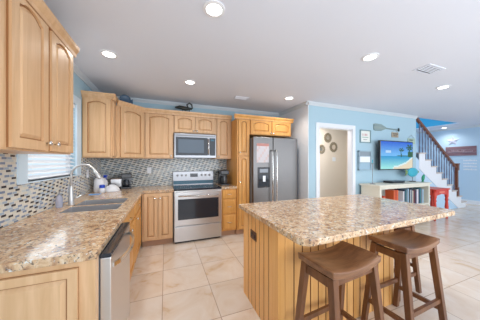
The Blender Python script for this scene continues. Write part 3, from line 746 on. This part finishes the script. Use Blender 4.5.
# ------------------------------------------------------------ ceiling lights and vents
cl = None
spots = [(0.35, 1.476, 'largest recessed downlight near the top centre of the ceiling'), (-0.576, 2.50, 'recessed downlight nearest the left wall'),
         (2.147, 1.525, 'recessed downlight above the island'), (0.338, 2.95, 'recessed downlight in front of the microwave'),
         (2.126, 3.035, 'recessed downlight in front of the refrigerator'), (4.077, 1.725, 'recessed downlight beyond the ceiling register on the right'),
         (9.0, 3.78, 'small recessed downlight far behind the staircase')]
for (x, y, lab) in spots:
    if cl is None:
        cl = thing('recessed_light', lab, 'ceiling light', (x, y, CEIL), 0, 'recessed ceiling downlights')
        bm = MB(); lathe(bm, [(0.085, 0), (0.085, -0.006), (0.060, -0.010), (0.058, -0.002)], n=28); obj('trim_ring', bm, 'white', cl)
        bm = MB(); lathe(bm, [(0.058, -0.003), (0.058, -0.006), (0.04, -0.009), (0.001, -0.010)], n=28); obj('lens', bm, 'lampglow', cl)
    else: dup(cl, (x, y, CEIL), 0, lab)
    l = bpy.data.lights.new('downlight', 'SPOT'); l.energy = LAMP_W*4; l.spot_size = math.radians(150); l.spot_blend = 1; l.shadow_soft_size = 0.07; l.color = (1.0, 0.95, 0.88)
    o = bpy.data.objects.new('downlight', l); C.objects.link(o); o.location = (x, y, CEIL-0.03)
def vent(x, y, sx, sy, rz, label):
    t = thing('ceiling_vent', label, 'vent', (x, y, CEIL), rz)
    bm = MB()
    for a in ((-sx, sx, -sy, -sy+0.02), (-sx, sx, sy-0.02, sy), (-sx, -sx+0.02, -sy+0.02, sy-0.02), (sx-0.02, sx, -sy+0.02, sy-0.02)): bx(bm, *a, -0.008, 0)
    obj('frame', bm, 'ceil', t)
    pbox('backing', mat('vent_dark', (0.10, 0.10, 0.11), 0.8), t, -sx+0.02, sx-0.02, -sy+0.02, sy-0.02, -0.002, 0)
    n = 5
    for i in range(n):
        y0 = -sy+0.03+(2*sy-0.06)*i/n
        bm = MB(); prism(bm, [(-sx+0.02, y0, -0.002), (-sx+0.02, y0+0.007, -0.008), (-sx+0.02, y0+0.009, -0.007), (-sx+0.02, y0+0.003, -0.002)], (2*sx-0.04, 0, 0)); obj('slat', bm, 'ceil', t)
vent(3.13, 1.46, 0.17, 0.09, 0.0, 'square white ceiling register near the right downlight')
vent(1.30, 3.35, 0.13, 0.07, 0.0, 'small ceiling register in front of the pantry')

# ------------------------------------------------------------ decor on the cabinets
t = thing('glass_plate', 'blue glass fish shaped dish standing on top of the corner cabinet', 'ornament', (-0.62, 3.66, UT), math.radians(25))
bm = MB(); lathe(bm, [(0.002, 0.0), (0.06, 0.004), (0.085, 0.02), (0.078, 0.022), (0.05, 0.012), (0.002, 0.010)], 0, 0, 0.15, 24, 'y'); obj('dish', bm, 'vase', t, smooth=True)
bm = MB(); prism(bm, [(0.07, 0, 0.15), (0.12, 0, 0.20), (0.115, 0, 0.10)], (0, 0.012, 0)); obj('tail', bm, 'vase', t)
pbox('stand', 'black', t, -0.05, 0.05, -0.04, 0.03, 0, 0.10, bevel=0.004)
t = thing('bird_sculpture', 'dark metal heron and driftwood sculpture over the microwave cabinet', 'sculpture', (0.36, 3.86, UT+0.0)); t.scale = (1.15, 1.15, 1.35)
bm = MB(); tube(bm, [(-0.17, 0, 0.12), (-0.10, 0, 0.13), (0, 0, 0.115), (0.10, 0, 0.12)], [0.008, 0.025, 0.032, 0.012], 8); obj('body', bm, 'darkbronze', t, smooth=True)
bm = MB(); tube(bm, [(0.05, 0, 0.12), (0.02, 0, 0.17), (0.06, 0, 0.20), (0.10, 0, 0.18), (0.11, 0, 0.12)], 0.011, 8); obj('neck', bm, 'darkbronze', t, smooth=True)
bm = MB(); tube(bm, [(-0.05, 0, 0.11), (-0.06, 0, 0.0)], 0.006, 6); tube(bm, [(0.06, 0, 0.11), (0.07, 0, 0.0)], 0.006, 6); bx(bm, -0.12, 0.12, -0.04, 0.04, 0, 0.012); obj('stand', bm, 'darkbronze', t)
t = thing('round_ornament', 'small pale round ornament on top of the cabinet over the refrigerator', 'ornament', (1.80, 3.60, PT))
bm = MB(); lathe(bm, [(0.002, 0.13), (0.028, 0.12), (0.04, 0.09), (0.03, 0.055), (0.012, 0.045), (0.012, 0.02), (0.035, 0.008), (0.035, 0)][::-1], n=14); obj('ball', bm, mat('shell', sr(175, 170, 165), 0.5), t, smooth=True)

# ------------------------------------------------------------ hall mirrors
def sunburst(x, z, r, label):
    t = thing('sunburst_mirror', label, 'mirror', (x, 4.3, z), 0, 'round mirrors in the hall')
    bm = MB(); lathe(bm, [(r*0.42, 0), (r*0.42, 0.012), (0.002, 0.013)], n=20, axis='y'); obj('mirror_glass', bm, 'chrome', t)
    bm = MB(); n = 14
    for i in range(n):
        a = 2*PI*i/n; rr = r*0.8; cx, cz = rr*0.86*math.cos(a), rr*0.86*math.sin(a); s = r*0.2
        lathe(bm, [(s, 0), (s, 0.012), (s*0.5, 0.018), (0.001, 0.018)], cx, 0, cz, 8, 'y')
    lathe(bm, [(r*0.62, 0), (r*0.60, 0.01), (r*0.44, 0.012), (r*0.42, 0.0)], n=24, axis='y')
    obj('frame', bm, mat('mirror_frame', sr(150, 138, 118), 0.5, 0.3), t)
sunburst(4.32, 2.06, 0.16, 'top round petal framed mirror of three in the hall')
sunburst(4.09, 1.73, 0.15, 'lower left round petal framed mirror of three in the hall')
sunburst(4.53, 1.80, 0.17, 'right hand round petal framed mirror of three in the hall')
outlet((4.55, 4.3, 1.45), 0, 'white light switch plate on the cream hall wall below the mirrors', w_=0.12)

# ------------------------------------------------------------ living wall
# television
t = thing('television', 'wall mounted television showing a tropical beach', 'television', (4.47, 2.95, 1.19))
tw, thh = 1.19, 0.67
pbox('housing', 'black', t, 0, tw, 0, 0.05, 0, thh, bevel=0.004)
pbox('wall_bracket', 'grey', t, 0.35, tw-0.35, 0.05, TY-2.955, 0.2, 0.5)
def beach(u, v):
    R = random.Random(int(u*97)*131+int(v*89)); j = (R.random()-0.5)*0.04
    def palm(cx, cv, s):
        dx, dv = (u-cx)/s, (v-cv)/s
        rr = math.hypot(dx, dv*1.0)
        if rr < 1 and (math.sin(math.atan2(dv, dx)*6+1.5) > -0.3 or rr < 0.4) and dv > -0.75: return True
        return abs(u-(cx-0.012+0.03*(cv-v)))<0.012 and 0.44 < v < cv
    if palm(0.63, 0.70, 0.085) or palm(0.90, 0.80, 0.12): return sr(30, 80, 40)
    if u > 0.84 and 0.44 < v < 0.66: return sr(35, 88, 40) if R.random() < 0.8 else sr(80, 130, 60)
    sea = 0.46
    if v > sea:
        if u > 0.5 and v < sea+0.035: return sr(40, 90, 60)
        k = (v-sea)/(1-sea); c = [a*(1-k)+b*k for a, b in zip(sr(120, 195, 250), sr(20, 90, 215))]
        if 0.15 < u < 0.3 and 0.60 < v < 0.68: c = sr(190, 220, 250)
        return tuple(max(0, x+j) for x in c)
    sand = max(0, (u-0.5))*0.5+0.06*(u > 0.4)+0.12*max(0, (u-0.78))/0.22
    if v < sand*0.95 and u > 0.4: return sr(235, 220, 190)
    if v < sand*0.95+0.06 and u > 0.36: return sr(225, 245, 245)
    k = v/sea; c = [a*(1-k)+b*k for a, b in zip(sr(165, 240, 232), sr(20, 150, 210))]
    return tuple(max(0, x+j) for x in c)
print_panel('screen', tw-0.04, thh-0.04, 56, 34, beach, t, 'screen', (0.02, -0.0005, 0.02), th=0.003)
# framed print
t = thing('framed_print', 'small framed print hanging left of the television', 'picture', (4.03, TY, 1.80))
pw, ph = 0.34, 0.29
bm = MB()
for a in ((0, pw, 0, 0.02), (0, pw, ph-0.02, ph), (0, 0.02, 0.02, ph-0.02), (pw-0.02, pw, 0.02, ph-0.02)): bx(bm, a[0], a[1], -0.02, 0, a[2], a[3])
obj('frame', bm, mat('frame_sage', sr(120, 150, 155), 0.5), t)
def prn(u, v):
    if 0.55 < v < 0.75 and 0.2 < u < 0.8 and math.sin(u*40) > 0: return sr(190, 120, 120)
    if 0.38 < v < 0.47 and 0.15 < u < 0.85: return sr(110, 160, 140)
    if 0.2 < v < 0.26 and 0.3 < u < 0.7: return sr(150, 150, 150)
    return sr(232, 234, 228)
print_panel('print', pw-0.04, ph-0.04, 24, 20, prn, t, 'colprint', (0.02, -0.004, 0.02))
# wall hanging lantern panel
t = thing('wall_sconce', 'grey framed wall sconce with white centre below the framed print', 'sconce', (3.955, TY, 1.19))
sw, sh = 0.38, 0.43
bm = MB()
for a in ((0, sw, 0, 0.015), (0, sw, sh-0.02, sh), (0, 0.018, 0, sh), (sw-0.018, sw, 0, sh), (0, sw, 0.16, 0.175), (0, sw, 0.30, 0.315)): bx(bm, a[0], a[1], -0.05, 0, a[2], a[3])
obj('frame', bm, mat('sconce_frame', sr(160, 184, 198), 0.5), t)
pbox('top_band', mat('sconce_grey', sr(140, 152, 162), 0.5), t, 0.018, sw-0.018, -0.03, 0, 0.315, sh-0.02)
pbox('white_shade', 'white', t, 0.03, sw-0.03, -0.045, -0.005, 0.175, 0.30)
pbox('bottom_band', mat('sconce_blue', sr(158, 188, 206), 0.5), t, 0.018, sw-0.018, -0.03, 0, 0.015, 0.16)
# oar
t = thing('decorative_oar', 'weathered grey blue wooden oar mounted above the television', 'oar', (4.47, TY-0.02, 2.17))
m_oar = wood('oar_wood', sr(120, 145, 150), sr(150, 165, 160), 0.6, (2, 14, 20))
bm = MB(); prism(bm, [(0.0, 0, 0.075), (0.05, 0, 0.09), (0.25, 0, 0.085), (0.40, 0, 0.03), (0.42, 0, 0.015), (0.42, 0, -0.015), (0.25, 0, -0.07), (0.06, 0, -0.075), (0, 0, -0.06)], (0, 0.02, 0)); obj('blade', bm, m_oar, t, 0.004)
bm = MB(); tube(bm, [(0.40, 0.008, 0), (0.86, 0.008, -0.012)], 0.014, 8); obj('shaft', bm, m_oar, t, smooth=True)
bm = MB(); tube(bm, [(0.85, 0.008, -0.012), (0.90, 0.008, -0.013)], 0.022, 8); tube(bm, [(0.89, 0.008, -0.05), (0.89, 0.008, 0.03)], 0.014, 8); obj('grip', bm, 'darkbronze', t, smooth=True)
# two small hanging signs
def hang(x, z, w, h, m, label, strokes):
    t = thing('hanging_sign', label, 'sign', (x, TY-0.02, z))
    pbox('board', m, t, 0, w, 0, 0.02, 0, h, bevel=0.003)
    bm = MB(); tube(bm, [(0.02, 0.01, h), (w/2, 0.01, h+0.09), (w-0.02, 0.01, h)], 0.003, 5); obj('cord', bm, 'grey', t)
    bm = MB()
    for (a, b, c, d) in strokes: bx(bm, a*w, b*w, -0.002, 0, c*h, d*h)
    obj('lettering', bm, 'darkbronze', t)
lt = [(0.12+0.1*i, 0.16+0.1*i+0.03*(i % 2), 0.55, 0.8) for i in range(8)]+[(0.2+0.1*i, 0.25+0.1*i, 0.2, 0.4) for i in range(6)]
hang(5.10, 1.97, 0.24, 0.12, mat('sign_tan', sr(176, 160, 138), 0.6), 'small tan sign hanging under the oar above the television', lt)
hang(5.72, 1.83, 0.28, 0.14, mat('sign_sage', sr(170, 190, 172), 0.6), 'small pale green sign hanging beside the television near the stairs', lt[:6])
# console
CX0, CX1, CY0, CY1, CZ = 4.0, 5.70, 2.64, 3.06, 0.90
t = thing('console_table', 'cream painted media console with an open book shelf beneath the television', 'console', (CX0, CY0, 0))
cw, cd = CX1-CX0, CY1-CY0
pbox('top', 'consolewood', t, -0.03, cw+0.03, -0.02, cd, CZ-0.035, CZ, bevel=0.004)
for x in (0, cw-0.05): pbox('side_panel', 'consolewood', t, x, x+0.05, 0, cd-0.02, 0.0, CZ-0.035)
pbox('back_panel', 'consolewood', t, 0.05, cw-0.05, cd-0.03, cd-0.015, 0.08, CZ-0.035)
pbox('shelf', 'consolewood', t, 0.05, cw-0.05, 0.0, cd-0.03, 0.40, 0.43)
pbox('shelf', 'consolewood', t, 0.05, cw-0.05, 0.0, cd-0.03, 0.08, 0.11)
pbox('front_rail', 'consolewood', t, 0.05, cw-0.05, 0.0, 0.02, CZ-0.085, CZ-0.035)
# books
SZ = 0.43
def book(x, w, h, col, label, name='book', y=CY0+0.05, d=0.2, lay=False, z=SZ):
    t = thing(name, label, 'book', (x, y, z), 0, 'books on the console shelf')
    cm = mat('cover', col, 0.5)
    bm = MB(); bx(bm, 0, w, 0, 0.004, 0, h); bx(bm, 0, 0.003, 0, d, 0, h); bx(bm, w-0.003, w, 0, d, 0, h); obj('cover', bm, cm, t)
    pbox('pages', 'paper', t, 0.003, w-0.003, 0.004, d-0.005, 0.004, h-0.004)
bcols = [('white', sr(225, 225, 228)), ('dark navy', sr(40, 50, 80)), ('teal', sr(50, 120, 130)), ('grey', sr(120, 130, 140)), ('pale blue', sr(160, 190, 210)),
         ('black', sr(30, 30, 36)), ('silver', sr(170, 175, 180)), ('slate', sr(80, 95, 110)), ('cream', sr(215, 205, 185)), ('maroon', sr(110, 40, 60)), ('charcoal', sr(55, 55, 60)), ('lilac', sr(160, 140, 170))]
# orange / red volumes on top of blue ones
x = CX0+0.10
book(x+0.02, 0.06, 0.19, sr(232, 228, 225), 'white spined book at the far left of the console shelf', z=SZ); book(x+0.085, 0.06, 0.24, sr(206, 84, 50), 'broad red orange book near the left of the console shelf')
for i, (n, c) in enumerate((('deep blue', sr(30, 60, 150)), ('bright blue', sr(40, 80, 190)))):
    t = thing('book', '%s book lying flat under the orange one' % n if i else 'deep blue book lying flat at the bottom of the flat pile', 'book', (x+0.32, CY0+0.04, SZ+0.05*i), 0, 'books on the console shelf')
    pbox('cover', mat('cover', c, 0.5), t, 0, 0.36, 0, 0.22, 0, 0.048, bevel=0.002); pbox('pages', 'paper', t, 0.36, 0.362, 0.005, 0.21, 0.005, 0.043)
for k, (xx, ww, c, lab) in enumerate(((x+0.40, 0.06, sr(214, 96, 50), 'orange book standing on the flat blue books, left one'), (x+0.462, 0.05, sr(196, 74, 44), 'dark orange book standing on the flat blue books, right one'), (x+0.514, 0.04, sr(222, 110, 60), 'light orange book standing at the end of the flat blue books'))):
    book(xx, ww, 0.24, c, lab, z=SZ+0.0985, d=0.17)
xx = x+0.72; i = 0; prevn = 'flat pile'
while xx < CX1-0.14 and i < 22:
    n, c = bcols[i % 12]; w_b = random.uniform(0.032, 0.055); h_b = random.uniform(0.29, 0.37)
    side = 'upright %s book on the console shelf right after the %s one' % (n, prevn) if i < 12 else 'upright %s book in the right end of the console shelf after the %s one' % (n, prevn)
    book(xx, w_b, h_b, c, side, d=random.uniform(0.18, 0.24)); xx += w_b+0.002; i += 1; prevn = n
# things on console
pb = thing('cable_box', 'flat black media box lying on the console under the television', 'media box', (4.62, 2.78, CZ))
pbox('case', 'black', pb, 0, 0.42, 0, 0.2, 0.005, 0.05, bevel=0.004); pbox('front_panel', 'blackglass', pb, 0.02, 0.4, -0.003, 0, 0.012, 0.042)
for a in (0.03, 0.37): pbox('foot', 'grey', pb, a, a+0.02, 0.02, 0.18, 0, 0.005)
t = thing('fish_sculpture', 'aqua fish figure on a thin stand at the right of the console', 'sculpture', (5.55, 2.90, CZ)); t.scale = (1.25, 1.0, 1.12)
bm = MB(); lathe(bm, [(0.06, 0), (0.06, 0.012), (0.012, 0.018), (0.004, 0.02)], n=16); obj('base', bm, 'darkbronze', t)
bm = MB(); tube(bm, [(0, 0, 0.015), (0, 0, 0.12)], 0.005, 6); obj('rod', bm, 'darkbronze', t)
def fish_ring(s, y): return [(0.155*s*math.cos(a)*1.0, y, 0.20+0.10*s*math.sin(a)) for a in [2*PI*i/20 for i in range(20)]]
bm = MB(); loft(bm, [fish_ring(0.6, -0.025), fish_ring(0.95, -0.015), fish_ring(1.0, 0), fish_ring(0.95, 0.015), fish_ring(0.6, 0.025)]); obj('body', bm, 'aqua', t)
bm = MB(); prism(bm, [(-0.13, -0.006, 0.20), (-0.22, -0.006, 0.27), (-0.20, -0.006, 0.20), (-0.22, -0.006, 0.13)], (0, 0.012, 0)); prism(bm, [(0.08, -0.006, 0.27), (0.17, -0.006, 0.23), (0.20, -0.006, 0.20), (0.15, -0.006, 0.17), (0.11, -0.006, 0.22)], (0, 0.012, 0))
obj('fins', bm, mat('olive_fin', sr(120, 150, 90), 0.4), t)
t = thing('glass_figurine', 'slim green glass leaf figurine at the right end of the console', 'figurine', (5.67, 2.76, CZ))
bm = MB(); lathe(bm, [(0.03, 0), (0.03, 0.01), (0.008, 0.015)], n=12); obj('base', bm, 'green', t)
bm = MB(); tube(bm, [(0, 0, 0.01), (0.005, 0, 0.05), (0.02, 0, 0.10), (0.04, 0, 0.15), (0.055, 0, 0.18)], [0.012, 0.026, 0.032, 0.022, 0.004], 8); obj('leaf', bm, 'green', t, smooth=True)
t = thing('candlestick', 'tall thin metal candlestick at the left end of the console', 'candlestick', (4.10, 2.86, CZ))
bm = MB(); lathe(bm, [(0.055, 0), (0.055, 0.01), (0.012, 0.02), (0.006, 0.04), (0.006, 0.30), (0.012, 0.31), (0.006, 0.32), (0.006, 0.42), (0.02, 0.43), (0.02, 0.445)], n=12); obj('stem', bm, 'grey', t)
bm = MB(); lathe(bm, [(0.01, 0.445), (0.01, 0.52), (0.002, 0.525)], n=10); obj('candle', bm, 'aqua', t)
# red side table
t = thing('side_table', 'small red painted side table beside the console near the stairs', 'table', (5.84, 2.60, 0))
rw, rd, rh = 0.56, 0.34, 0.735
pbox('tabletop', 'red', t, -0.02, rw+0.02, -0.02, rd+0.02, rh-0.03, rh, bevel=0.004)
bm = MB(); prism(bm, [(0.03, 0.01, rh-0.03), (rw-0.03, 0.01, rh-0.03), (rw-0.03, 0.01, rh-0.17), (rw-0.10, 0.01, rh-0.15), (rw/2, 0.01, rh-0.12), (0.10, 0.01, rh-0.15), (0.03, 0.01, rh-0.17)], (0, 0.02, 0)); obj('apron', bm, 'red', t)
for x in (0.0, rw-0.04): pbox('side_rail', 'red', t, x+0.01, x+0.03, 0.02, rd-0.02, rh-0.15, rh-0.03)
bm = MB(); bx(bm, rw/2-0.11, rw/2+0.11, 0.004, 0.01, rh-0.095, rh-0.06); obj('drawer_front', bm, mat('red_light', sr(232, 140, 120), 0.5), t)
for x in (0.03, rw-0.03):
    for y in (0.03, rd-0.03):
        bm = MB(); lathe(bm, [(0.018, 0), (0.026, 0.03), (0.02, 0.06), (0.032, 0.14), (0.036, 0.3), (0.024, 0.42), (0.036, 0.46), (0.024, 0.5), (0.036, 0.54), (0.036, rh-0.03)], x, y, 0, 12); obj('leg', bm, 'red', t, smooth=True)

# ------------------------------------------------------------ staircase
RISE, RUN, X0S = 0.18, 0.26, 8.56
t = thing('staircase', 'white staircase climbing left behind the living wall', 'stairs', (0, 0, 0))
for k in range(1, 10):
    xa, xb = X0S-RUN*k, X0S-RUN*(k-1)
    pbox('tread', mat('tread_wood', sr(205, 190, 180), 0.5), t, xa-0.0, xb+0.025, TY+0.0-0.02, 4.09, RISE*k-0.03, RISE*k)
    pbox('riser', 'white', t, xb-0.02, xb, TY+0.012, 4.09, RISE*(k-1), RISE*k-0.03)
# skirt with sawtooth top
N = 9
def tz(x): return (X0S-x)/RUN*RISE
pts = [(X0S, TY, 0)]
for k in range(1, N+1):
    pts += [(X0S-RUN*(k-1), TY, RISE*k-0.03), (X0S-RUN*k, TY, RISE*k-0.03)]
xe = X0S-RUN*N
pts2 = pts+[(xe, TY, RISE*N-0.42)]
zz0 = 0.0
pts2 += [(X0S-0.42, TY, 0.0)]
bm = MB(); prism(bm, pts2, (0, 0.012, 0)); obj('skirt_board', bm, 'white', t)
bm = MB(); prism(bm, [(TE, TY+0.012, 0), (X0S-0.2, TY+0.012, 0), (TE, TY+0.012, tz(TE)-0.2)], (0, 0.06, 0)); obj('understair_panel', bm, 'bluepale', t)
nx_ = 8.10
rl = lambda x: 1.21+0.685*(8.06-x)
t2 = thing('stair_railing', 'brown wooden handrail and newel with slim grey balusters on the staircase', 'railing', (0, 0, 0))
bm = MB(); beam(bm, (nx_-0.04, TY+0.03, rl(nx_-0.04)), (TE-0.0, TY+0.03, rl(TE)), 0.06, 0.065); obj('handrail', bm, 'rail', t2, 0.006)
bm = MB(); bx(bm, nx_-0.05, nx_+0.05, TY-0.02, TY+0.08, 0.36, 0.62); bx(bm, nx_-0.035, nx_+0.035, TY-0.005, TY+0.065, 0.62, 1.12); bx(bm, nx_-0.05, nx_+0.05, TY-0.02, TY+0.08, 1.12, 1.30); bx(bm, nx_-0.062, nx_+0.062, TY-0.032, TY+0.092, 1.30, 1.33)
obj('newel_post', bm, 'rail', t2, 0.004)
for k in range(2, 10):
    for q in (0.07, 0.20):
        x = X0S-RUN*k+q
        if x > nx_-0.06 or x < TE+0.01: continue
        zb = RISE*k; ztop = rl(x)-0.03; hh = ztop-zb
        bm = MB(); lathe(bm, [(0.017, 0), (0.017, hh*0.2), (0.010, hh*0.24), (0.015, hh*0.4), (0.010, hh*0.75), (0.016, hh*0.8), (0.016, hh)], x, TY+0.03, zb, 8); obj('baluster', bm, 'baluster', t2)

# ------------------------------------------------------------ far wall signs (on wall_right, facing -X)
t = thing('wood_sign', 'long weathered reddish wood sign on the far right wall', 'sign', (RX, 3.88, 1.585), -PI/2)
sg = wood('sign_wood', sr(150, 116, 122), sr(120, 92, 104), 0.7, (1.5, 14, 30))
for j in range(3): pbox('plank', sg, t, 0.0, 0.74, -0.02, 0, 0.105*j, 0.105*j+0.1, bevel=0.003)
bm = MB(); xx = 0.06
while xx < 0.66:
    l_ = random.uniform(0.012, 0.03); bx(bm, xx, xx+l_, -0.023, -0.02, 0.12, random.uniform(0.15, 0.2)); xx += l_+0.012
obj('lettering', bm, mat('sign_letters', sr(176, 156, 162), 0.7), t)
t = thing('wall_starfish', 'pale pink starfish ornament above the weathered wood sign', 'ornament', (RX, 3.70, 2.10), -PI/2)
pts = []
for i in range(10):
    a = PI/2+i*PI/5; r = 0.17 if i % 2 == 0 else 0.075; pts.append((r*math.cos(a), 0, r*math.sin(a)))
bm = MB(); loft(bm, [[(p[0], 0, p[2]) for p in pts], [(p[0]*0.9, -0.02, p[2]*0.9) for p in pts], [(p[0]*0.2, -0.035, p[2]*0.2) for p in pts]]); obj('star', bm, mat('starpink', sr(192, 196, 218), 0.6), t)
t = thing('wall_lettering', 'white lettering in short lines on the far wall under the wood sign', 'sign', (RX, 3.44, 1.10), -PI/2)
for j in range(4):
    bm = MB(); xx = 0.0
    while xx < 0.30:
        l_ = random.uniform(0.012, 0.03); bx(bm, xx, xx+l_, -0.006, 0, 0.1*j, 0.1*j+random.uniform(0.035, 0.055)); xx += l_+0.01
    obj('text_line', bm, 'white', t)
